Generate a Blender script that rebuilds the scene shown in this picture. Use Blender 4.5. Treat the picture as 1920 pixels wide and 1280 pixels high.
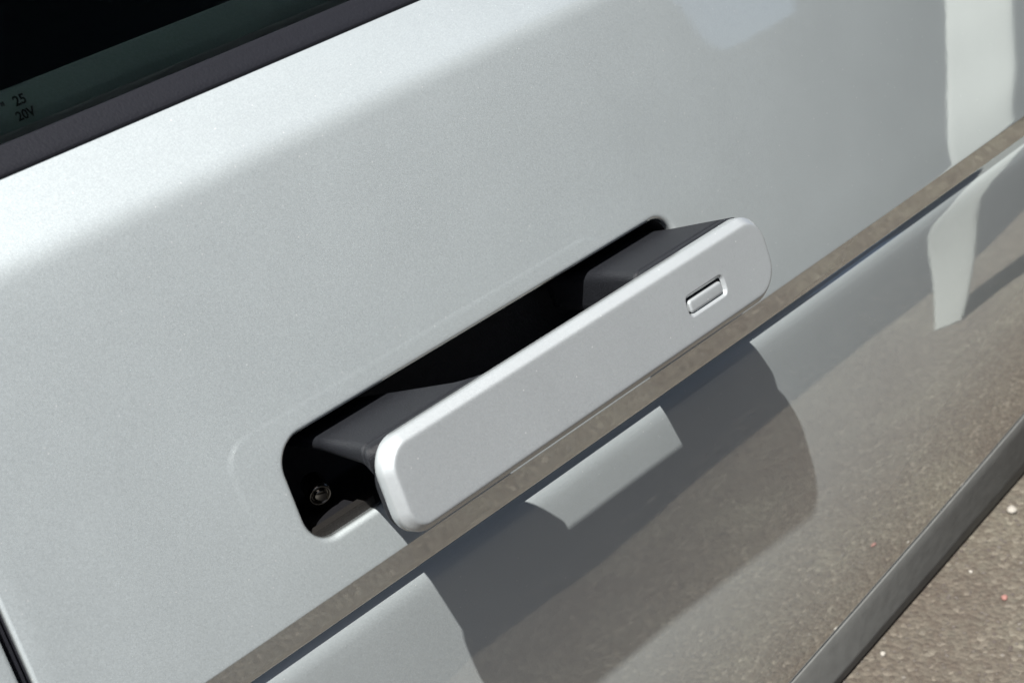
import bpy, bmesh, math, random
from mathutils import Vector, Matrix, noise

# ------------------------------------------------------------------ scene
for o in list(bpy.data.objects):
    bpy.data.objects.remove(o)
scene = bpy.context.scene
C = scene.collection
random.seed(7)

TAU = math.radians(18.0)          # how far the door skin around the handle leans back
CT, ST = math.cos(TAU), math.sin(TAU)
GROUND = -0.277                   # ground level; the handle sits at height 0


def W(v):
    """door frame (x along the car, y inward, z up the skin) -> world"""
    return Vector((v[0], v[1] * CT + v[2] * ST, v[2] * CT - v[1] * ST))


# ------------------------------------------------------------------ camera
cam = bpy.data.cameras.new("camera")
cam.sensor_width = 36.0
cam.lens = 67.5
cam.clip_start = 0.01
cam.clip_end = 3000
camo = bpy.data.objects.new("camera", cam)
C.objects.link(camo)
right = W((0.6547, -0.6837, -0.3223)).normalized()
down = W((-0.4070, 0.0405, -0.9125)).normalized()
fwd = right.cross(down).normalized()
down = fwd.cross(right).normalized()
m = Matrix((right, -down, -fwd)).transposed().to_4x4()
m.translation = W((-0.4418, -0.5305, 0.1909))
camo.matrix_world = m
scene.camera = camo
cam.dof.use_dof = True
cam.dof.focus_distance = 0.72
cam.dof.aperture_fstop = 24.0

# ------------------------------------------------------------------ light
light_dir = W((0.43, 0.445, -0.796)).normalized()      # the way sunlight travels
to_sun = -light_dir
elev = math.asin(to_sun.z)
world = bpy.data.worlds.new("World")
scene.world = world
world.use_nodes = True
wn = world.node_tree
wn.nodes.clear()
sky = wn.nodes.new("ShaderNodeTexSky")
sky.sky_type = 'NISHITA'
sky.sun_disc = False
sky.dust_density = 2.0
sky.air_density = 0.6
sky.sun_elevation = elev
sky.sun_rotation = math.atan2(to_sun.x, to_sun.y)
bg = wn.nodes.new("ShaderNodeBackground")
bg.inputs["Strength"].default_value = 0.05
wo = wn.nodes.new("ShaderNodeOutputWorld")
wn.links.new(sky.outputs[0], bg.inputs[0])
wn.links.new(bg.outputs[0], wo.inputs[0])
sun = bpy.data.lights.new("sun", 'SUN')
sun.energy = 5.0
sun.angle = math.radians(0.53)
sun.color = (1.0, 0.98, 0.95)
suno = bpy.data.objects.new("sun", sun)
C.objects.link(suno)
suno.rotation_euler = light_dir.to_track_quat('-Z', 'Y').to_euler()
suno.location = (0, 0, 5)
vs = scene.view_settings
vs.view_transform = 'Standard'
vs.look = 'None'
vs.exposure = 0.94
vs.gamma = 1.0
vs.use_curve_mapping = False


# ------------------------------------------------------------------ materials
def mat(name):
    mt = bpy.data.materials.new(name)
    mt.use_nodes = True
    nt = mt.node_tree
    return mt, nt, nt.nodes["Principled BSDF"]


def N(nt, kind, **kw):
    n = nt.nodes.new("ShaderNode" + kind)
    for k, v in kw.items():
        if hasattr(n, k):
            setattr(n, k, v)
        else:
            n.inputs[k].default_value = v
    return n


def ramp(nt, src, stops):
    r = nt.nodes.new("ShaderNodeValToRGB")
    el = r.color_ramp.elements
    while len(el) < len(stops):
        el.new(0.5)
    for e, (p, c) in zip(el, stops):
        e.position = p
        e.color = c if len(c) == 4 else (*c, 1)
    nt.links.new(src, r.inputs[0])
    return r


def paint_material(name, base=(0.545, 0.592, 0.592), metallic=0.60, rough=0.56, flake=0.085, mirror=1.0):
    mt, nt, b = mat(name)
    L = nt.links.new
    tc = N(nt, "TexCoord")
    # aluminium flakes: every cell leans its own way, under a smooth clear coat
    vo = N(nt, "TexVoronoi", feature='F1')
    vo.inputs["Scale"].default_value = 2400
    L(tc.outputs["Object"], vo.inputs["Vector"])
    sub = N(nt, "VectorMath", operation='SUBTRACT')
    sub.inputs[1].default_value = (0.5, 0.5, 0.5)
    L(vo.outputs["Color"], sub.inputs[0])
    sc = N(nt, "VectorMath", operation='SCALE')
    sc.inputs["Scale"].default_value = flake
    L(sub.outputs[0], sc.inputs[0])
    geo = N(nt, "NewGeometry")
    add = N(nt, "VectorMath", operation='ADD')
    L(geo.outputs["Normal"], add.inputs[0])
    L(sc.outputs[0], add.inputs[1])
    nrm = N(nt, "VectorMath", operation='NORMALIZE')
    L(add.outputs[0], nrm.inputs[0])
    L(nrm.outputs[0], b.inputs["Normal"])
    # faint cloudiness of the metallic base and a film of dust
    no = N(nt, "TexNoise")
    no.inputs["Scale"].default_value = 22
    no.inputs["Detail"].default_value = 5
    L(tc.outputs["Object"], no.inputs["Vector"])
    r = ramp(nt, no.outputs[0], [(0.3, tuple(c * 0.965 for c in base)), (0.7, tuple(c * 1.02 for c in base))])
    # dust specks, doubling as flake sparkle painted into the base colour
    v2 = N(nt, "TexVoronoi", feature='F1')
    v2.inputs["Scale"].default_value = 230
    L(tc.outputs["Object"], v2.inputs["Vector"])
    r2 = ramp(nt, v2.outputs["Distance"], [(0.0, (1, 1, 1)), (0.05, (1, 1, 1)), (0.085, (0, 0, 0))])
    s3 = N(nt, "SeparateColor")
    L(v2.outputs["Color"], s3.inputs[0])
    gt = N(nt, "Math", operation='GREATER_THAN')
    gt.inputs[1].default_value = 0.55
    L(s3.outputs[0], gt.inputs[0])
    mu = N(nt, "Math", operation='MULTIPLY')
    L(gt.outputs[0], mu.inputs[0])
    L(r2.outputs[0], mu.inputs[1])
    mu2 = N(nt, "Math", operation='MULTIPLY')
    mu2.inputs[1].default_value = 0.55
    L(mu.outputs[0], mu2.inputs[0])
    mx = N(nt, "MixRGB")
    mx.inputs[2].default_value = (0.86, 0.86, 0.84, 1)
    L(mu2.outputs[0], mx.inputs[0])
    L(r.outputs[0], mx.inputs[1])
    L(mx.outputs[0], b.inputs["Base Color"])
    b.inputs["Metallic"].default_value = metallic
    b.inputs["Roughness"].default_value = rough
    b.inputs["Specular Tint"].default_value = (0.6, 0.6, 0.6, 1)
    b.inputs["Coat Weight"].default_value = 1.0
    b.inputs["Coat Roughness"].default_value = 0.02
    b.inputs["Coat IOR"].default_value = 1.32
    # the clear coat has a very slight orange peel
    op = N(nt, "TexNoise")
    op.inputs["Scale"].default_value = 260
    L(tc.outputs["Object"], op.inputs["Vector"])
    bu = N(nt, "Bump")
    bu.inputs["Strength"].default_value = 0.009
    bu.inputs["Distance"].default_value = 0.0006
    L(op.outputs[0], bu.inputs["Height"])
    L(bu.outputs[0], b.inputs["Coat Normal"])
    # part of the flakes lie flat and mirror the surroundings softly
    b2 = N(nt, "BsdfPrincipled")
    b2.inputs["Metallic"].default_value = 1.0
    b2.inputs["Roughness"].default_value = 0.035
    b2.inputs["Base Color"].default_value = (0.86, 0.88, 0.88, 1)
    L(bu.outputs[0], b2.inputs["Normal"])
    lw = N(nt, "LayerWeight")
    lw.inputs["Blend"].default_value = 0.5
    fr = ramp(nt, lw.outputs["Facing"], [(0.0, (0.01,) * 3), (0.20, (0.028,) * 3), (0.29, (0.065,) * 3), (0.38, (0.185,) * 3), (0.47, (0.36,) * 3), (0.70, (0.80,) * 3)])
    mf = N(nt, "Math", operation='MULTIPLY')
    mf.inputs[1].default_value = mirror
    L(fr.outputs[0], mf.inputs[0])
    ms = N(nt, "MixShader")
    L(mf.outputs[0], ms.inputs[0])
    L(b.outputs[0], ms.inputs[1])
    L(b2.outputs[0], ms.inputs[2])
    L(ms.outputs[0], nt.nodes["Material Output"].inputs["Surface"])
    return mt


def plain(name, col, rough=0.5, metallic=0.0, grain=0.0, grain_scale=900, var=0.12, spec=0.5):
    mt, nt, b = mat(name)
    L = nt.links.new
    tc = N(nt, "TexCoord")
    no = N(nt, "TexNoise")
    no.inputs["Scale"].default_value = grain_scale
    no.inputs["Detail"].default_value = 4
    L(tc.outputs["Object"], no.inputs["Vector"])
    r = ramp(nt, no.outputs[0], [(0.25, tuple(c * (1 - var) for c in col)), (0.75, tuple(c * (1 + var) for c in col))])
    L(r.outputs[0], b.inputs["Base Color"])
    b.inputs["Roughness"].default_value = rough
    b.inputs["Metallic"].default_value = metallic
    b.inputs["Specular IOR Level"].default_value = spec
    if grain:
        bu = N(nt, "Bump")
        bu.inputs["Strength"].default_value = grain
        bu.inputs["Distance"].default_value = 0.0005
        L(no.outputs[0], bu.inputs["Height"])
        L(bu.outputs[0], b.inputs["Normal"])
    return mt


M_PAINT = paint_material("silver_paint")
M_HANDLE = paint_material("handle_satin_silver", base=(0.455, 0.48, 0.482), metallic=0.58, rough=0.62, flake=0.07, mirror=0.25)
M_BLACK = plain("black_plastic", (0.008, 0.008, 0.0095), 0.5, grain=0.25)
M_ARM = plain("arm_plastic", (0.011, 0.012, 0.0145), 0.55, grain=0.6, grain_scale=1500, var=0.35, spec=0.25)
M_RUBBER = plain("rubber", (0.009, 0.0094, 0.0125), 0.55, grain=0.3, spec=0.3)
M_SILL = plain("sill_plastic", (0.155, 0.159, 0.15), 0.8, grain=0.4, grain_scale=120)
M_CHROME = plain("lock_metal", (0.16, 0.15, 0.13), 0.16, metallic=1.0)
M_PRINT = plain("glass_print", (0.001, 0.0015, 0.0015), 1.0, spec=0.0)
M_LEDGE = plain("ledge_plastic", (0.013, 0.012, 0.011), 0.6, grain=0.4, spec=0.25)
M_INNER = plain("door_inner_trim", (0.095, 0.100, 0.104), 0.7, grain=0.3)
M_CABIN = plain("cabin_dark", (0.006, 0.007, 0.009), 0.8)

M_GLASS, nt, b = mat("tinted_glass")
b.inputs["Base Color"].default_value = (0.29, 0.355, 0.345, 1)
b.inputs["Roughness"].default_value = 0.0
b.inputs["IOR"].default_value = 1.3
b.inputs["Transmission Weight"].default_value = 1.0


def ground_material():
    mt, nt, b = mat("asphalt")
    L = nt.links.new
    tc = N(nt, "TexCoord")
    vo = N(nt, "TexVoronoi", feature='F1')
    vo.inputs["Scale"].default_value = 330
    L(tc.outputs["Object"], vo.inputs["Vector"])
    sep = N(nt, "SeparateColor")
    L(vo.outputs["Color"], sep.inputs[0])
    stone = ramp(nt, sep.outputs[0], [(0.0, (0.071, 0.060, 0.049)), (0.35, (0.082, 0.070, 0.057)),
                                      (0.6, (0.088, 0.079, 0.065)), (0.9, (0.101, 0.089, 0.073)), (0.985, (0.135, 0.122, 0.102))])
    no = N(nt, "TexNoise")
    no.inputs["Scale"].default_value = 9
    no.inputs["Detail"].default_value = 9
    no.inputs["Roughness"].default_value = 0.7
    L(tc.outputs["Object"], no.inputs["Vector"])
    tint = ramp(nt, no.outputs[0], [(0.3, (0.84, 0.76, 0.71)), (0.5, (1.0, 0.97, 0.91)), (0.68, (1.22, 1.24, 1.13))])
    mx = N(nt, "MixRGB", blend_type='MULTIPLY')
    mx.inputs[0].default_value = 1
    L(stone.outputs[0], mx.inputs[1])
    L(tint.outputs[0], mx.inputs[2])
    n2 = N(nt, "TexNoise")
    n2.inputs["Scale"].default_value = 420
    n2.inputs["Detail"].default_value = 4
    L(tc.outputs["Object"], n2.inputs["Vector"])
    g = ramp(nt, n2.outputs[0], [(0.3, (0.78, 0.78, 0.78)), (0.7, (1.12, 1.12, 1.12))])
    mx2 = N(nt, "MixRGB", blend_type='MULTIPLY')
    mx2.inputs[0].default_value = 1
    L(mx.outputs[0], mx2.inputs[1])
    L(g.outputs[0], mx2.inputs[2])
    L(mx2.outputs[0], b.inputs["Base Color"])
    b.inputs["Roughness"].default_value = 0.9
    bu = N(nt, "Bump")
    bu.inputs["Strength"].default_value = 0.75
    bu.inputs["Distance"].default_value = 0.0012
    inv = N(nt, "Math", operation='SUBTRACT')
    inv.inputs[0].default_value = 1.0
    L(vo.outputs["Distance"], inv.inputs[1])
    ad = N(nt, "Math", operation='ADD')
    L(inv.outputs[0], ad.inputs[0])
    L(n2.outputs[0], ad.inputs[1])
    L(ad.outputs[0], bu.inputs["Height"])
    L(bu.outputs[0], b.inputs["Normal"])
    return mt


M_GROUND = ground_material()


# ------------------------------------------------------------------ helpers
def link(name, me, parent=None, mats=(), smooth=True, label=None):
    o = bpy.data.objects.new(name, me)
    C.objects.link(o)
    for k in mats:
        me.materials.append(k)
    if smooth:
        me.polygons.foreach_set("use_smooth", [True] * len(me.polygons))
    if parent is not None:
        o.parent = parent
    if label:
        o["label"] = label
    return o


def from_bm(name, bm, parent=None, mats=(), smooth=True, label=None, recalc=False):
    if recalc:
        bmesh.ops.recalc_face_normals(bm, faces=bm.faces)
    me = bpy.data.meshes.new(name)
    bm.to_mesh(me)
    bm.free()
    return link(name, me, parent, mats, smooth, label)


def rrect(x0, x1, z0, z1, radii, n=10, inset=0.0):
    """rounded rectangle loop, counter-clockwise in x,z; radii = (lower left, lower right, upper right, upper left)"""
    x0 += inset; x1 -= inset; z0 += inset; z1 -= inset
    rs = [max(r - inset, 0.0002) for r in radii]
    cs = [(x0 + rs[0], z0 + rs[0], math.pi), (x1 - rs[1], z0 + rs[1], 1.5 * math.pi),
          (x1 - rs[2], z1 - rs[2], 0.0), (x0 + rs[3], z1 - rs[3], 0.5 * math.pi)]
    out = []
    for (cx, cz, a0), r in zip(cs, rs):
        for i in range(n + 1):
            a = a0 + 0.5 * math.pi * i / n
            out.append((cx + r * math.cos(a), cz + r * math.sin(a)))
    return out


def bridge(bm, la, lb, mi=0):
    n = len(la)
    for i in range(n):
        j = (i + 1) % n
        f = bm.faces.new((la[i], la[j], lb[j], lb[i]))
        f.material_index = mi


def bend(x):
    return 0.035 * (x - 0.05) ** 2      # the door curves away fore and aft


def lerp_tab(tab, t):
    for (a, va), (b_, vb) in zip(tab, tab[1:]):
        if a <= t <= b_:
            u = (t - a) / (b_ - a)
            return va + (vb - va) * u
    return tab[0][1] if t < tab[0][0] else tab[-1][1]


def smooth_tab(tab, t):
    for (a, va), (b_, vb) in zip(tab, tab[1:]):
        if a <= t <= b_:
            u = (t - a) / (b_ - a)
            u = u * u * (3 - 2 * u)
            return va + (vb - va) * u
    return tab[0][1] if t < tab[0][0] else tab[-1][1]


MM = 0.001
# lean of the skin (degrees) along its height; integrated into the profile above the crease
TILT = [(-37, -1.5), (-10, 0.0), (40, 1.0), (90, 2.5), (106, 4.0), (119, 31.0), (150, 36.0)]
_z = -37.0
_tab = [(-37.0, 0.0)]
_y = 0.0
while _z < 150:
    _y += math.tan(math.radians(smooth_tab(TILT, _z + 0.1))) * 0.2
    _z += 0.2
    _tab.append((_z, _y))
_y0 = lerp_tab(_tab, 0.0)
UP = [(z, y - _y0) for z, y in _tab]


def skin_y(zmm):
    return lerp_tab(UP, max(zmm, -37.0))


BELT = 137.5
# below the crease: the tucked strip, then the lower half of the door
LOW = [(0.0, -37.0), (0.04, -37.25), (0.16, -37.5), (0.36, -37.85), (0.6, -38.3), (2.0, -40.9), (3.5, -43.65), (5.0, -46.4), (6.35, -48.9),
       (6.65, -49.35), (7.0, -49.6), (7.5, -49.7), (9.5, -49.75), (9.9, -49.9), (10.0, -50.3), (9.97, -50.8), (9.8, -51.5), (9.45, -52.8), (9.15, -54.2), (8.95, -55.6), (8.85, -57.0), (8.85, -58.6),
       (9.05, -60.5), (9.75, -64.5), (11.2, -71.5), (13.0, -80.0), (16.2, -95.0), (20.2, -112.0), (24.7, -130.0),
       (29.8, -148.0), (35.6, -166.0), (42.4, -184.0), (50.4, -203.0), (57.5, -218.0), (61.0, -225.0), (63.0, -228.0), (66.0, -229.5), (72.0, -229.0)]
y37 = skin_y(-37)


def low_shift(x):
    return 0.09 * (max(x, 0.08) - 0.30)           # the door's lower edge climbs towards the front


# ------------------------------------------------------------------ the car
car = bpy.data.objects.new("car", None)
C.objects.link(car)
car.rotation_euler = (-TAU, 0, 0)
car["label"] = "silver car seen close up with one flush door handle popped out"
car["category"] = "car"

CUT = (-93.4, 126.4, -18.9, 19.8)
CR = 11.0
LIP = 2.3
RX0, RX1, RZ0, RZ1 = -112.0, 145.0, -31.0, 33.0


def spread(a, b_, step):
    n = max(1, round((b_ - a) / step))
    return [a + (b_ - a) * i / n for i in range(n)]


def build_door():
    bm = bmesh.new()
    xs = spread(-204, RX0, 8) + spread(RX0, -80, 1.4) + spread(-80, 112, 6) + spread(112, RX1, 1.4) + spread(RX1, 300, 8) + spread(300, 900, 25) + [900]
    zs = spread(-37, RZ0, 1.0) + spread(RZ0, -7, 1.4) + spread(-7, 8, 3) + spread(8, RZ1, 1.4) + spread(RZ1, 100, 4) + spread(100, 126, 0.9) + spread(126, BELT, 2.5) + [BELT]
    rows = [(skin_y(z), z) for z in reversed(zs)] + [(y + y37, z) for y, z in LOW[1:]]
    nz = len(zs)
    V = {}

    def inside(x, z):
        return RX0 + 1e-6 < x < RX1 - 1e-6 and RZ0 + 1e-6 < z < RZ1 - 1e-6
    # rounded leading edge at the shut line
    for j, (y, z) in enumerate(rows):
        for i, x in enumerate(xs):
            if j < nz and inside(x, z):
                continue
            zz = z
            if z < -60:
                zz = z + low_shift(x * MM) / MM * min(1.0, (-60 - z) / 160)
            V[i, j] = bm.verts.new((x * MM, y * MM + bend(x * MM), zz * MM))
    for j in range(len(rows) - 1):
        for i in range(len(xs) - 1):
            k = [(i, j), (i, j + 1), (i + 1, j + 1), (i + 1, j)]
            if all(q in V for q in k):
                # leave the rectangle round the cut-out open
                cx = (xs[i] + xs[i + 1]) / 2
                cz = (rows[j][1] + rows[j + 1][1]) / 2
                if j < nz - 1 and inside(cx, cz):
                    continue
                bm.faces.new([V[q] for q in k])
    # ordered boundary of the rectangle (counter-clockwise in x,z)
    ii = [i for i, x in enumerate(xs) if RX0 - 1e-6 <= x <= RX1 + 1e-6]
    jj = [j for j in range(nz) if RZ0 - 1e-6 <= rows[j][1] <= RZ1 + 1e-6]
    jt, jb = jj[0], jj[-1]
    ring = [(i, jb) for i in ii] + [(ii[-1], j) for j in reversed(jj[:-1])] + [(i, jt) for i in reversed(ii[:-1])] + [(ii[0], j) for j in jj[1:-1]]
    outer = [V[q] for q in ring]
    op = [(xs[i], rows[j][1]) for i, j in ring]

    def near(p, r):
        cx = min(max(p[0], CUT[0] + CR), CUT[1] - CR)
        cz = min(max(p[1], CUT[2] + CR), CUT[3] - CR)
        d = Vector((p[0] - cx, p[1] - cz)).normalized()
        return cx + d.x * r, cz + d.y * r
    prev = outer
    for s in (0.2, 0.4, 0.6, 0.78, 0.9, 1.0):
        cur = []
        for p in op:
            q = near(p, CR + LIP)
            x = p[0] + (q[0] - p[0]) * s
            z = p[1] + (q[1] - p[1]) * s
            cur.append(bm.verts.new((x * MM, skin_y(z) * MM + bend(x * MM), z * MM)))
        bridge(bm, prev, cur)
        prev = cur
    for a in range(1, 9):
        an = a / 8 * math.pi / 2
        cur = []
        for p in op:
            x, z = near(p, CR + LIP * (1 - math.sin(an)))
            cur.append(bm.verts.new((x * MM, skin_y(z) * MM + bend(x * MM) + LIP * (1 - math.cos(an)) * MM, z * MM)))
        bridge(bm, prev, cur)
        prev = cur
    cur = [bm.verts.new((v.co.x, v.co.y + 0.0022, v.co.z)) for v in prev]
    bridge(bm, prev, cur)
    # flange at the shut line: edge rolled inward
    prevc = [V[0, j] for j in range(len(rows))]
    for a in range(1, 6):
        an = a / 5 * math.pi / 2
        col = [bm.verts.new((v.co.x - 0.0014 * math.sin(an), v.co.y + 0.0016 * (1 - math.cos(an)), v.co.z)) for v in [V[0, j] for j in range(len(rows))]]
        for j in range(len(rows) - 1):
            bm.faces.new((prevc[j], col[j], col[j + 1], prevc[j + 1]))
        prevc = col
    col = [bm.verts.new((v.co.x, v.co.y + 0.0008, v.co.z)) for v in prevc]
    for j in range(len(rows) - 1):
        bm.faces.new((prevc[j], col[j], col[j + 1], prevc[j + 1]))
    bmesh.ops.recalc_face_normals(bm, faces=bm.faces)
    # outward is -y
    bm.faces.ensure_lookup_table()
    tot = sum(f.normal.y * f.calc_area() for f in bm.faces)
    if tot > 0:
        bmesh.ops.reverse_faces(bm, faces=bm.faces)
    return from_bm("door_panel", bm, car, [M_PAINT])


door = build_door()


# the neighbouring door behind the shut line
def build_next_door():
    bm = bmesh.new()
    zs = spread(-37, 100, 4) + spread(100, 126, 1.2) + [132, BELT]
    rows = [(skin_y(z), z) for z in reversed(zs)] + [(y + y37, z) for y, z in LOW[1:]]
    cols = []
    base = -209.6
    for a in range(0, 6):
        an = (1 - a / 5) * math.pi / 2
        cols.append((base - 1.6 + 1.6 * math.sin(an), 1.6 * (1 - math.cos(an))))
    cols = [(base, 2.6)] + cols + [(x, 0.0) for x in (-216, -224, -240, -270, -320, -420)]
    V = [[bm.verts.new((x * MM, (y + d) * MM + bend(x * MM), z * MM + (low_shift(x * MM) * min(1.0, (-60 - z) / 160) if z < -60 else 0.0))) for x, d in cols] for y, z in rows]
    for r0, r1 in zip(V, V[1:]):
        for i in range(len(cols) - 1):
            bm.faces.new((r0[i], r0[i + 1], r1[i + 1], r1[i]))
    bmesh.ops.recalc_face_normals(bm, faces=bm.faces)
    if sum(f.normal.y * f.calc_area() for f in bm.faces) > 0:
        bmesh.ops.reverse_faces(bm, faces=bm.faces)
    return from_bm("rear_door_panel", bm, car, [M_PAINT])


build_next_door()


def strip(name, rows, xs, parent, mats, label=None):
    """rows of (y,z) mm swept along xs mm"""
    bm = bmesh.new()
    V = [[bm.verts.new((x * MM, y * MM + bend(x * MM), z * MM)) for x in xs] for y, z in rows]
    for r0, r1 in zip(V, V[1:]):
        for i in range(len(xs) - 1):
            bm.faces.new((r0[i], r1[i], r1[i + 1], r0[i + 1]))
    return from_bm(name, bm, parent, mats, True, label)


# rubber inside the shut line with a raised lip
def gap_seal():
    bm = bmesh.new()
    prof = [(-211.5, 5.0), (-209.7, 3.4), (-208.6, 4.6), (-207.6, 4.4), (-207.25, 2.2), (-207.0, 1.8), (-206.75, 2.2), (-206.5, 5.0), (-205.9, 4.6), (-205.5, 2.6), (-203, 4.0)]
    rows = [(skin_y(z), z) for z in (140, 110, 80, 40, 0, -37)] + [(y + y37, z) for y, z in LOW[4::3]]
    V = [[bm.verts.new((x * MM, (y + d) * MM + bend(x * MM), z * MM + (low_shift(x * MM) * min(1.0, (-60 - z) / 160) if z < -60 else 0.0))) for x, d in prof] for y, z in rows]
    for r0, r1 in zip(V, V[1:]):
        for i in range(len(prof) - 1):
            bm.faces.new((r0[i], r0[i + 1], r1[i + 1], r1[i]))
    return from_bm("door_gap_seal", bm, car, [M_RUBBER], True, "black rubber seal in the gap between two doors")


gap_seal()

# belt seal under the window and the glass behind it
yb = skin_y(BELT)
XL = [-430, -300, -205, -150, -100, -50, 0, 50, 100, 200, 400, 900]
strip("window_seal", [(yb + 3.0, BELT - 2.0), (yb - 0.4, BELT - 0.6), (yb - 1.0, BELT + 0.1), (yb - 0.9, BELT + 0.9), (yb + 0.4, BELT + 3.0), (yb + 2.4, BELT + 5.6), (yb + 3.4, BELT + 7.0),
                      (yb + 4.2, BELT + 8.2), (yb + 5.0, BELT + 8.9), (yb + 6.0, BELT + 8.8), (yb + 6.4, BELT + 7.0), (yb + 6.4, BELT - 4)], XL, car, [M_RUBBER], "black rubber strip along the base of the window")
GY, GZ = yb + 6.6, BELT + 0.0
gd = Vector((math.sin(math.radians(13)), math.cos(math.radians(13))))   # the glass leans in
gn = Vector((-gd.y, gd.x))


def gpt(s, d=0.0):
    return (GY + gd.x * s - gn.x * -d, GZ + gd.y * s + gn.y * d)


glass_rows = [gpt(0), gpt(60), gpt(200), gpt(420), gpt(420, -4), gpt(200, -4), gpt(60, -4), gpt(0, -4)]
bm = bmesh.new()
rows = [(GY + gd.x * s, GZ + gd.y * s) for s in (0, 60, 200, 420)]
back = [(y - gn.x * 4.0, z - gn.y * 4.0) for y, z in rows]
loop = rows + back[::-1]
V = [[bm.verts.new((x * MM, y * MM + bend(x * MM), z * MM)) for x in XL] for y, z in loop]
n = len(loop)
for r in range(n):
    r0, r1 = V[r], V[(r + 1) % n]
    for i in range(len(XL) - 1):
        bm.faces.new((r0[i], r1[i], r1[i + 1], r0[i + 1]))
for i in (0, -1):
    bm.faces.new([V[r][i] for r in range(n)])
glass = from_bm("window_glass", bm, car, [M_GLASS], False, "dark tinted side window glass", recalc=True)

# inner trim of the door and the dark cabin, seen through the glass
strip("inner_weatherstrip", [(yb + 12.3, BELT - 20), (yb + 12.2, BELT + 9.5), (yb + 12.6, BELT + 10.5), (yb + 13.4, BELT + 10.8), (yb + 14.5, BELT + 10.4)], XL, car, [M_CABIN], "black strip between the glass and the inner trim")
strip("inner_trim", [(yb + 15.5, BELT + 4), (yb + 15.2, BELT + 13.5), (yb + 15.6, BELT + 14.5), (yb + 21.0, BELT + 22.0), (yb + 22.5, BELT + 23.2), (yb + 25, BELT + 23.4), (yb + 64, BELT + 10), (yb + 66, BELT - 20)], XL, car, [M_INNER],
      "grey green inner trim ledge behind the window glass")
strip("cabin_lining", [(yb + 60, BELT - 10), (yb + 420, BELT - 10), (yb + 420, BELT + 420), (yb + 110, BELT + 420)], [-430, 900], car, [M_CABIN], "dark interior of the cabin behind the glass")

# markings etched on the glass
def marking(txt, x, s, size):
    cu = bpy.data.curves.new("glass_marking", 'FONT')
    cu.body = txt
    cu.size = size * MM
    cu.extrude = 0.00003
    cu.offset = 0.00012
    tmp = bpy.data.objects.new("tmp", cu)
    C.objects.link(tmp)
    bpy.context.view_layer.update()
    me = bpy.data.meshes.new_from_object(tmp.evaluated_get(bpy.context.evaluated_depsgraph_get()))
    bpy.data.objects.remove(tmp)
    o = link("glass_marking", me, glass, [M_PRINT], False)
    y = GY + gd.x * s - gn.x * -0.0 + gn.x * 0.08
    z = GZ + gd.y * s + gn.y * 0.08
    xa = Vector((1, 0, 0)); ya = Vector((0, gd.x, gd.y)); za = xa.cross(ya)
    mm = Matrix((xa, ya, za)).transposed().to_4x4()
    mm.translation = (x * MM, y * MM + bend(x * MM), z * MM)
    o.matrix_local = mm
    return o


marking("25", -119.3, 18.4, 4.7).name = "glass_marking"
marking("\" \"", -127.0, 18.0, 4.6)
marking("20V", -121.0, 13.6, 4.4)


# ------------------------------------------------------------------ handle recess
def loop_verts(bm, pts, y):
    return [bm.verts.new((x * MM, y * MM, z * MM)) for x, z in pts]


bm = bmesh.new()
base_l = rrect(*CUT, (CR,) * 4, 10)
prev = loop_verts(bm, rrect(*CUT, (CR,) * 4, 10, inset=-0.6), 3.2)
for y, ins in ((4.0, -0.6), (4.6, 0.2), (12, 0.8), (30, 1.5), (40, 2.5), (42, 5.0)):
    cur = loop_verts(bm, rrect(*CUT, (CR,) * 4, 10, inset=ins), y)
    bridge(bm, prev, cur)
    prev = cur
bm.faces.new(prev)
recess = from_bm("handle_recess", bm, car, [M_BLACK], True, "black cavity in the door behind the handle", recalc=True)
for p in recess.data.polygons:
    pass
recess.data.flip_normals()


def box(bm, x0, x1, y0, y1, z0, z1, bev=0.3):
    r = bmesh.ops.create_cube(bm, size=1)
    for v in r["verts"]:
        v.co = ((x0 + x1) / 2 * MM + v.co.x * (x1 - x0) * MM, (y0 + y1) / 2 * MM + v.co.y * (y1 - y0) * MM, (z0 + z1) / 2 * MM + v.co.z * (z1 - z0) * MM)
    ed = list({e for v in r["verts"] for e in v.link_edges})
    if bev:
        bmesh.ops.bevel(bm, geom=ed, offset=bev * MM, segments=2, affect='EDGES')


bm = bmesh.new()
box(bm, -91, -60, 4.5, 10.5, -20, -15.6)
from_bm("ledge", bm, recess, [M_LEDGE], False, "dark plastic ledge along the lower rim of the cavity")

# lock cylinder: a turned barrel with a key slot, on a sloping face
bm = bmesh.new()
prof = [(0.0, -3.0), (2.2, -3.0), (2.6, -2.7), (2.6, -1.2), (3.4, -1.2), (3.4, -2.4), (4.0, -2.6), (4.4, -2.3), (4.6, 0.0), (4.6, 6.0)]
seg = 28
rings = []
for r_, d in prof[1:]:
    rings.append([bm.verts.new((r_ * MM * math.cos(2 * math.pi * k / seg), d * MM, r_ * MM * math.sin(2 * math.pi * k / seg))) for k in range(seg)])
bm.faces.new(rings[0])
for a, b_ in zip(rings, rings[1:]):
    bridge(bm, a, b_)
lock = from_bm("lock_cylinder", bm, recess, [M_CHROME], True, "small metal lock cylinder inside the cavity", recalc=True)
lock.location = (-70 * MM, 22 * MM, -9.5 * MM)
lock.rotation_euler = (math.radians(25), 0, math.radians(-25))


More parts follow.
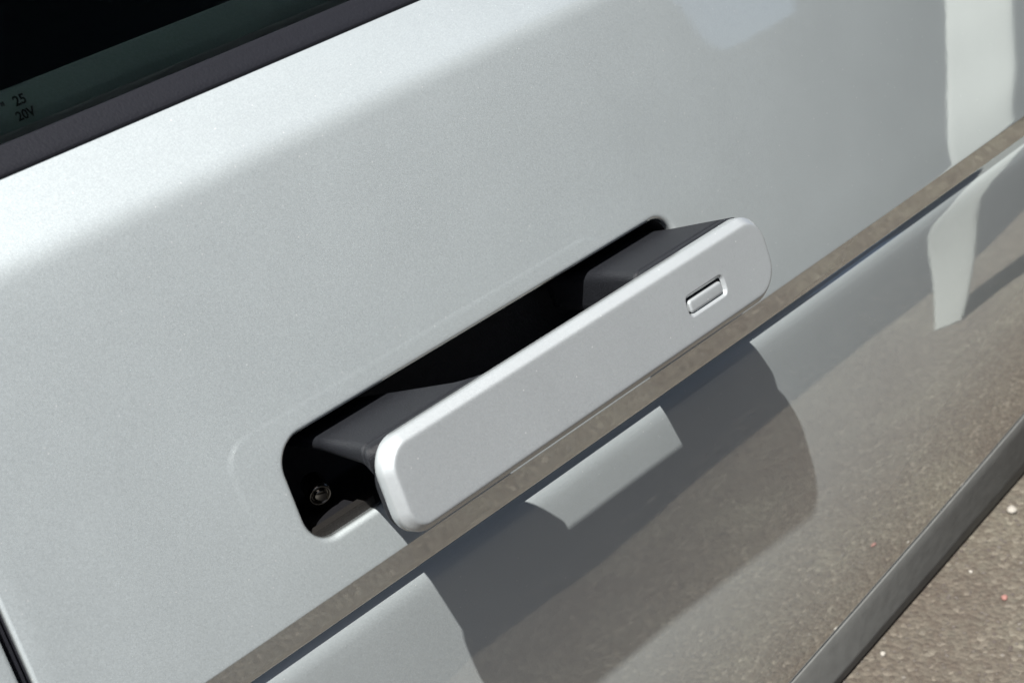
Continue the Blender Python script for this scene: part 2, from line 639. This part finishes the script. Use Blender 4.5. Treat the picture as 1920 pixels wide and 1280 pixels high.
# ------------------------------------------------------------------ the handle
HB = (-88.6, 126.4, -17.7, 17.1)
HR = (10.5, 15.0, 13.0, 11.5)
FY = -47.3
bm = bmesh.new()
SEG = 12
BW, BD = 4.0, 3.6
prev = loop_verts(bm, rrect(*HB, HR, SEG, inset=1.2), -40.2)
cur = loop_verts(bm, rrect(*HB, HR, SEG, inset=0.25), -40.2)
bridge(bm, prev, cur); prev = cur
cur = loop_verts(bm, rrect(*HB, HR, SEG, inset=0.0), -40.5)
bridge(bm, prev, cur); prev = cur
for ins, y in ((0.0, -43.7), (0.03, -44.0), (0.16, -44.35), (0.4, -44.7), (1.0, -45.38), (1.8, -46.25), (2.25, -46.72), (2.5, -46.95), (2.85, -47.14), (3.2, -47.25), (3.6, -47.29)):
    cur = loop_verts(bm, rrect(*HB, HR, SEG, inset=ins), y)
    bridge(bm, prev, cur); prev = cur
for ins in (4.3, 5.0):
    cur = loop_verts(bm, rrect(*HB, HR, SEG, inset=ins), FY)
    bridge(bm, prev, cur); prev = cur
PK = (69.3, 94.0, -6.4, 2.5)
PR = (2.6,) * 4
pk0 = loop_verts(bm, rrect(*PK, PR, 5, inset=-0.5), FY)
edges = []
for lp in (prev, pk0):
    for i in range(len(lp)):
        e = bm.edges.get((lp[i], lp[(i + 1) % len(lp)])) or bm.edges.new((lp[i], lp[(i + 1) % len(lp)]))
        edges.append(e)
bmesh.ops.triangle_fill(bm, use_beauty=True, edges=edges)
pprev = pk0
for ins, y in ((-0.2, FY), (0.0, FY + 0.05), (0.35, FY + 0.3), (1.1, FY + 1.0), (1.3, FY + 1.25), (1.35, FY + 1.6), (1.35, FY + 2.6)):
    cur = loop_verts(bm, rrect(*PK, PR, 5, inset=ins), y)
    bridge(bm, pprev, cur, 1 if y > FY + 1.5 else 0)
    pprev = cur
f = bm.faces.new(pprev)
f.material_index = 1
bmesh.ops.recalc_face_normals(bm, faces=bm.faces)
if sum(f.normal.y * f.calc_area() for f in bm.faces) > 0:
    bmesh.ops.reverse_faces(bm, faces=bm.faces)
handle = from_bm("door_handle", bm, car, [M_HANDLE, M_BLACK], True, "silver flush door handle standing out from the door")

bm = bmesh.new()
BT = (71.2, 92.0, -4.95, 0.15)
BR_ = (1.4,) * 4
prev = loop_verts(bm, rrect(*BT, BR_, 5), FY + 3.0)
for ins, y in ((0.0, FY + 0.9), (0.08, FY + 0.62), (0.3, FY + 0.4), (0.65, FY + 0.22), (0.95, FY + 0.15), (1.15, FY + 0.13)):
    cur = loop_verts(bm, rrect(*BT, BR_, 5, inset=ins), y)
    bridge(bm, prev, cur); prev = cur
bm.faces.new(prev)
from_bm("button", bm, handle, [M_HANDLE], True, "small oblong silver button sunk into the handle", recalc=True)

# dark backing behind the silver shell
bm = bmesh.new()
KB = (HB[0] + 0.2, HB[1] - 0.6, HB[2] + 0.3, HB[3] - 4.6)
prev = loop_verts(bm, rrect(*KB, HR, SEG, inset=1.0), -40.4)
for ins, y in ((0.5, -39.8), (0.6, -37.5), (1.0, -36.6), (2.2, -36.0), (5.0, -36.0)):
    cur = loop_verts(bm, rrect(*KB, HR, SEG, inset=ins), y)
    bridge(bm, prev, cur); prev = cur
bm.faces.new(prev)
from_bm("backing", bm, handle, [M_ARM], True, "black backing of the handle", recalc=True)


def arm(stations, label):
    bm = bmesh.new()
    prev = None
    for y, x0, x1, z0, z1, r in stations:
        cur = loop_verts(bm, rrect(x0, x1, z0, z1, (r,) * 4, 6), y)
        if prev:
            bridge(bm, prev, cur)
        else:
            bm.faces.new(cur)
        prev = cur
    bm.faces.new(prev)
    return from_bm("arm", bm, handle, [M_ARM], True, label, recalc=True)


def arm_curve(keys, n=16, seam=-31.0):
    out = []
    ys = [ (keys[0][0] + (keys[-1][0] - keys[0][0]) * i / n, 0.0) for i in range(n + 1)]
    ys += [(seam - 0.35, 0.0), (seam - 0.25, 0.4), (seam + 0.25, 0.4), (seam + 0.35, 0.0)]
    for y, ins in sorted(ys):
        row = [y]
        for c in range(1, 6):
            fn = lerp_tab
            row.append(fn([(k[0], k[c]) for k in keys], y) + (ins if c in (1, 3) else -ins if c in (2, 4) else 0.0))
        out.append(tuple(row))
    return out


arm(arm_curve([(-36, -86.0, -19, 3.2, 14.6, 3.6), (-26, -81.5, -28, 6.0, 14.5, 3.6), (2, -76.5, -36, 9.2, 14.4, 2.4), (30, -72, -42, 9.2, 14.4, 2.4)]), "black arm carrying the left end of the handle")
arm(arm_curve([(-36, 62, 125.2, -10, 15.6, 4.5), (-20, 68, 124.5, -8, 14.8, 4.0), (-4, 72.5, 123, -4, 14.2, 4.0), (30, 76, 121, -2, 14.2, 4.0)]), "black arm carrying the right end of the handle")

# ------------------------------------------------------------------ sill under the door
XS = [-420, -200, 0, 150, 300, 450, 600, 900]
bm = bmesh.new()
V = []
for x in [-420 + 40 * k for k in range(34)]:
    xm = x * MM
    ye, ze = 0.061 + bend(xm), -0.225 + low_shift(xm)
    ie, ue = ye * CT + ze * ST, ze * CT - ye * ST
    pts = [(ie + 0.03, ue + 0.002), (ie + 0.0006, ue - 0.0028), (ie + 0.0003, ue - 0.004)]
    ib = -0.0135 + 0.078 * (max(xm, 0.18) - 0.22)
    for k in range(1, 6):
        uu = ue - 0.004 + (GROUND + 0.0025 - ue + 0.004) * k / 5
        pts.append((ie + 0.0003 + (ib - ie - 0.0003) * k / 5, uu))
    pts += [(pts[-1][0] + 0.002, GROUND + 0.0008), (pts[-1][0] + 0.3, GROUND + 0.0008)]
    V.append([bm.verts.new((xm, a * CT - b_ * ST, b_ * CT + a * ST)) for a, b_ in pts])
for a, b_ in zip(V, V[1:]):
    for i in range(len(a) - 1):
        bm.faces.new((a[i], b_[i], b_[i + 1], a[i + 1]))
from_bm("sill", bm, car, [M_SILL], True, "dark grey plastic sill tucked under the door", recalc=True)

# ------------------------------------------------------------------ ground
M_DARK_GROUND = plain("dark_ground", (0.009, 0.009, 0.010), 0.9, grain=0.6, grain_scale=240, var=0.3)  # near-black so this added unseen ground mirrors as the door's dark band
me = bpy.data.meshes.new("unseen_dark_ground")
S = 400
z = GROUND - 0.004
me.from_pydata([(-S, -S, z), (S, -S, z), (S, S, z), (-S, S, z)], [], [(0, 1, 2, 3)])
unseen_dark_ground = link("unseen_dark_ground", me, None, [M_DARK_GROUND], False)
unseen_dark_ground["kind"] = "structure"
me = bpy.data.meshes.new("parking_bay")
def EDGE(x):  # edge placed where the mirrored dark band should start
    u = min(max((x - 0.45) / 0.35, 0.0), 1.0)
    return -0.295 + 0.05 * u * u * (3 - 2 * u)


rnd = random.Random(3)
top = [(x, EDGE(x) + 0.012 * noise.noise((x * 7, 0, 0)) + 0.006 * noise.noise((x * 31, 3, 0))) for x in [-3 + 0.03 * k for k in range(300)]]
vv = [(x, y, GROUND) for x, y in top] + [(x, 3.0, GROUND) for x, y in top]
nn = len(top)
me.from_pydata(vv, [], [(k, k + 1, nn + k + 1, nn + k) for k in range(nn - 1)])
bay = link("parking_bay", me, None, [M_GROUND], False)
bay["kind"] = "structure"


def thing(name, label, cat, group=None):
    o = bpy.data.objects.new(name, None)
    C.objects.link(o)
    o["label"] = label
    o["category"] = cat
    if group:
        o["group"] = group
    return o


# ------------------------------------------------------------------ added unseen objects that shape the reflections in the paint
M_NAVY = plain("navy_paint", (0.012, 0.016, 0.026), 0.25, var=0.05, grain_scale=30)
M_TYRE = plain("tyre_rubber", (0.02, 0.02, 0.02), 0.8)
M_RIM = plain("wheel_alloy", (0.45, 0.45, 0.45), 0.35, metallic=0.9)
M_WHITE = plain("white_paint", (0.36, 0.375, 0.35), 0.95, spec=0.1, var=0.04, grain_scale=25)

added_van = thing("added_van", "dark navy vehicle added out of view to darken reflections in the silver door", "added_van")  # made-up vehicle; its tall dark side blocks sky and darkens reflections
VY0, VY1, VX0, VX1, VZ0, VZ1 = -1.72, -2.75, 0.05, 5.2, -0.235, 2.3


def wall_with_window(name, y0, y1, win, parent, mats):
    bm = bmesh.new()
    o = [(VX0, VZ0), (VX1, VZ0), (VX1, VZ1 - 0.25), (VX1 - 0.7, VZ1), (VX0 + 0.1, VZ1), (VX0, VZ1 - 0.1)]
    w = rrect(*win[:4], (win[4],) * 4, 6)
    fr = []
    for y in (y0, y1):
        lo = [bm.verts.new((x, y, z)) for x, z in o]
        lw = [bm.verts.new((x, y, z)) for x, z in w]
        ed = [bm.edges.new((l[i], l[(i + 1) % len(l)])) for l in (lo, lw) for i in range(len(l))]
        bmesh.ops.triangle_fill(bm, use_beauty=True, edges=ed)
        fr.append((lo, lw))
    bridge(bm, fr[0][0], fr[1][0])
    bridge(bm, fr[0][1], fr[1][1])
    return from_bm(name, bm, parent, mats, False, recalc=True)


near_win = (2.28, 2.68, 0.315, 0.80, 0.07)  # see-through openings placed so sky makes the pale mirrored patch
far_win = (3.0, 4.3, 0.33, 1.0, 0.08)
wall_with_window("side_panel", VY0, VY0 - 0.04, near_win, added_van, [M_NAVY])
wall_with_window("side_panel", VY1, VY1 + 0.04, far_win, added_van, [M_NAVY])
for win, yy in ((near_win, VY0), (far_win, VY1 + 0.04)):
    bm = bmesh.new()
    a = [bm.verts.new((x, yy + 0.004, z)) for x, z in rrect(*win[:4], (win[4],) * 4, 6, inset=-0.012)]
    b_ = [bm.verts.new((x, yy + 0.010, z)) for x, z in rrect(*win[:4], (win[4],) * 4, 6, inset=-0.004)]
    c_ = [bm.verts.new((x, yy + 0.004, z)) for x, z in rrect(*win[:4], (win[4],) * 4, 6, inset=0.006)]
    bridge(bm, a, b_)
    bridge(bm, b_, c_)
    from_bm("window_trim", bm, added_van, [M_WHITE], True)
bm = bmesh.new()
sec = [(VY0 - 0.02, VZ1 - 0.02), (VY0 - 0.08, VZ1 + 0.05), (VY0 - 0.25, VZ1 + 0.09), (VY1 + 0.25, VZ1 + 0.09), (VY1 + 0.08, VZ1 + 0.05), (VY1 + 0.02, VZ1 - 0.02)]
va = [[bm.verts.new((x, y, z)) for y, z in sec] for x in (VX0 + 0.1, VX1 - 0.7)]
for i in range(len(sec) - 1):
    bm.faces.new((va[0][i], va[0][i + 1], va[1][i + 1], va[1][i]))
from_bm("roof", bm, added_van, [M_NAVY], True)
for nm, pts in (("rear_panel", [(VX0 + 0.01, VZ0), (VX0 + 0.01, VZ1 - 0.1), (VX0 + 0.1, VZ1)]), ("windscreen", [(VX1 - 0.01, VZ0), (VX1 - 0.01, VZ1 - 0.25), (VX1 - 0.7, VZ1)])):
    bm = bmesh.new()
    va = [[bm.verts.new((x, y, z)) for x, z in pts] for y in (VY0 - 0.03, VY1 + 0.03)]
    for i in range(len(pts) - 1):
        bm.faces.new((va[0][i], va[0][i + 1], va[1][i + 1], va[1][i]))
    from_bm(nm, bm, added_van, [M_NAVY], False)
bm = bmesh.new()
for a in (VX0 + 0.02, VX1 - 0.02):
    pass
f = bm.faces.new([bm.verts.new(p) for p in ((VX0 + .02, VY0 - .03, VZ0 + .02), (VX1 - .02, VY0 - .03, VZ0 + .02), (VX1 - .02, VY1 + .03, VZ0 + .02), (VX0 + .02, VY1 + .03, VZ0 + .02))])
from_bm("floor_pan", bm, added_van, [M_TYRE], False)
for wx in (1.0, 4.2):
    for wy in (VY0 - 0.02, VY1 + 0.2):
        R0 = 0.20
        bm = bmesh.new()
        pr = [(R0 * 0.62, 0.0), (R0 * 0.9, 0.0), (R0, -0.02), (R0, -0.14), (R0 * 0.9, -0.16), (R0 * 0.62, -0.16)]
        rg = [[bm.verts.new((wx + r * math.cos(2 * math.pi * k / 32), wy + d, GROUND + R0 + r * math.sin(2 * math.pi * k / 32))) for k in range(32)] for r, d in pr]
        for a, b_ in zip(rg, rg[1:]):
            bridge(bm, a, b_)
        ty = from_bm("wheel", bm, added_van, [M_TYRE], True, recalc=True)
        bm = bmesh.new()
        rg = [[bm.verts.new((wx + r * math.cos(2 * math.pi * k / 32), wy + d, GROUND + R0 + r * math.sin(2 * math.pi * k / 32))) for k in range(32)] for r, d in ((R0 * 0.63, -0.005), (R0 * 0.55, -0.03), (R0 * 0.2, -0.02), (R0 * 0.12, -0.01))]
        for a, b_ in zip(rg, rg[1:]):
            bridge(bm, a, b_)
        bm.faces.new(rg[-1])
        from_bm("rim", bm, ty, [M_RIM], True, recalc=True)

hoop = thing("added_hoop", "white bent flat bar hoop added out of view to make the pale stripe mirrored in the paint", "reflection_prop")  # invented hoop, placed to give the pale stripe mirrored in the door
path = [(.634, -.190, GROUND), (.645, -.197, -.215), (.650, -.202, -.14), (.663, -.200, -.06), (.692, -.191, -.012), (.720, -.184, .028), (.760, -.178, .07),
        (.82, -.174, .108), (.90, -.172, .13), (1.02, -.172, .138), (1.16, -.172, .13), (1.24, -.172, .105), (1.29, -.172, .06), (1.315, -.172, -.01), (1.32, -.172, -.1), (1.32, -.172, GROUND)]


def tube(name, pts, r, parent, mats, seg=20, sub=6):
    P = [Vector(p) for p in pts]
    ext = [2 * P[0] - P[1]] + P + [2 * P[-1] - P[-2]]
    out = []
    for k in range(1, len(ext) - 2):
        a, b_, c_, d = ext[k - 1:k + 3]
        for t in range(sub):
            u = t / sub
            out.append(0.5 * ((2 * b_) + (c_ - a) * u + (2 * a - 5 * b_ + 4 * c_ - d) * u * u + (3 * b_ - a - 3 * c_ + d) * u ** 3))
    out.append(P[-1])
    bm = bmesh.new()
    prev = None
    for k, p in enumerate(out):
        t = (out[min(k + 1, len(out) - 1)] - out[max(k - 1, 0)]).normalized()
        u = Vector((0.53, 0.85, 0))              # a flat bar, its broad face towards the car
        u = (u - t * u.dot(t)).normalized()
        v = t.cross(u).normalized()
        cur = []
        for q in range(seg):
            ca, sa = math.cos(2 * math.pi * q / seg), math.sin(2 * math.pi * q / seg)
            w_ = r * (0.5 + 0.5 * min(1.0, max(0.0, (p.z - GROUND) / 0.12)))
            cur.append(bm.verts.new(p + u * w_ * math.copysign(abs(ca) ** 0.35, ca) + v * 0.005 * math.copysign(abs(sa) ** 0.35, sa)))
        if prev:
            bridge(bm, prev, cur)
        prev = cur
    return from_bm(name, bm, parent, mats, True, recalc=True)


tube("bar", path, 0.026, hoop, [M_WHITE])


# ------------------------------------------------------------------ loose stones on the ground
def pebble_mesh(seed, sub=2):
    bm = bmesh.new()
    bmesh.ops.create_icosphere(bm, subdivisions=sub, radius=1.0)
    for v in bm.verts:
        k = 1 + 0.28 * noise.noise(v.co * 1.3 + Vector((seed * 7.1, 0, 0)))
        v.co = Vector((v.co.x * k, v.co.y * k * 0.8, v.co.z * k * 0.62))
    me = bpy.data.meshes.new("pebble")
    bm.to_mesh(me)
    bm.free()
    return me


M_PALE = plain("pale_stone", (0.30, 0.28, 0.245), 0.8, grain=0.5, grain_scale=2)
M_PINK = plain("pink_stone", (0.24, 0.12, 0.10), 0.8, grain=0.5, grain_scale=2)
for px, py, r, mt_, lab in ((0.4045, -0.0085, 0.0036, M_PALE, "largest pale pebble on the brown ground near the sill"),
                            (0.2510, -0.0175, 0.0018, M_PALE, "small pale pebble lowest in view beside the sill"),
                            (0.3395, -0.0185, 0.0014, M_PALE, "tiny pale pebble on the brown ground between the other pebbles"),
                            (0.3279, -0.0452, 0.0022, M_PINK, "small reddish pebble on the brown ground")):
    o = link("pebble", pebble_mesh(px * 31), None, [mt_], True, lab)
    o["category"] = "pebble"
    o["group"] = "loose pebbles on the ground"
    o.location = (px, py, GROUND + r * 0.35)
    o.scale = (r, r, r)
    o.rotation_euler = (0, 0, px * 40)

# fine grit lying on the tarmac, far too many grains to count
bm = bmesh.new()
rg = random.Random(11)
oct_ = [Vector(p) for p in ((1, 0, 0), (0, 1, 0), (-1, 0, 0), (0, -1, 0), (0, 0, 0.8), (0, 0, -0.5))]
tri = ((0, 1, 4), (1, 2, 4), (2, 3, 4), (3, 0, 4), (1, 0, 5), (2, 1, 5), (3, 2, 5), (0, 3, 5))
vts, fcs = [], []
for k in range(12000):
    x = rg.uniform(0.05, 0.75)
    y = rg.uniform(-0.33, 0.0)
    r = 0.0004 + 0.0011 * rg.random() ** 3
    a = rg.random() * 6.28
    b0 = len(vts)
    for p in oct_:
        q = Vector((p.x * rg.uniform(0.7, 1.2), p.y * rg.uniform(0.7, 1.2), p.z * rg.uniform(0.6, 1.0))) * r
        vts.append((x + q.x * math.cos(a) - q.y * math.sin(a), y + q.x * math.sin(a) + q.y * math.cos(a), GROUND + q.z + r * 0.2))
    fcs += [tuple(b0 + i for i in t) for t in tri]
me = bpy.data.meshes.new("grit")
me.from_pydata(vts, [], fcs)
M_GRIT, nt, b = mat("grit_stone")
gi = N(nt, "NewGeometry")
rr = ramp(nt, gi.outputs["Random Per Island"], [(0.0, (0.065, 0.052, 0.045)), (0.5, (0.082, 0.07, 0.06)), (0.9, (0.098, 0.086, 0.074)), (1.0, (0.15, 0.135, 0.115))])
nt.links.new(rr.outputs[0], b.inputs["Base Color"])
b.inputs["Roughness"].default_value = 0.9
grit = link("grit", me, None, [M_GRIT], False)
grit["kind"] = "stuff"
grit["label"] = "fine grit scattered over the brown tarmac"
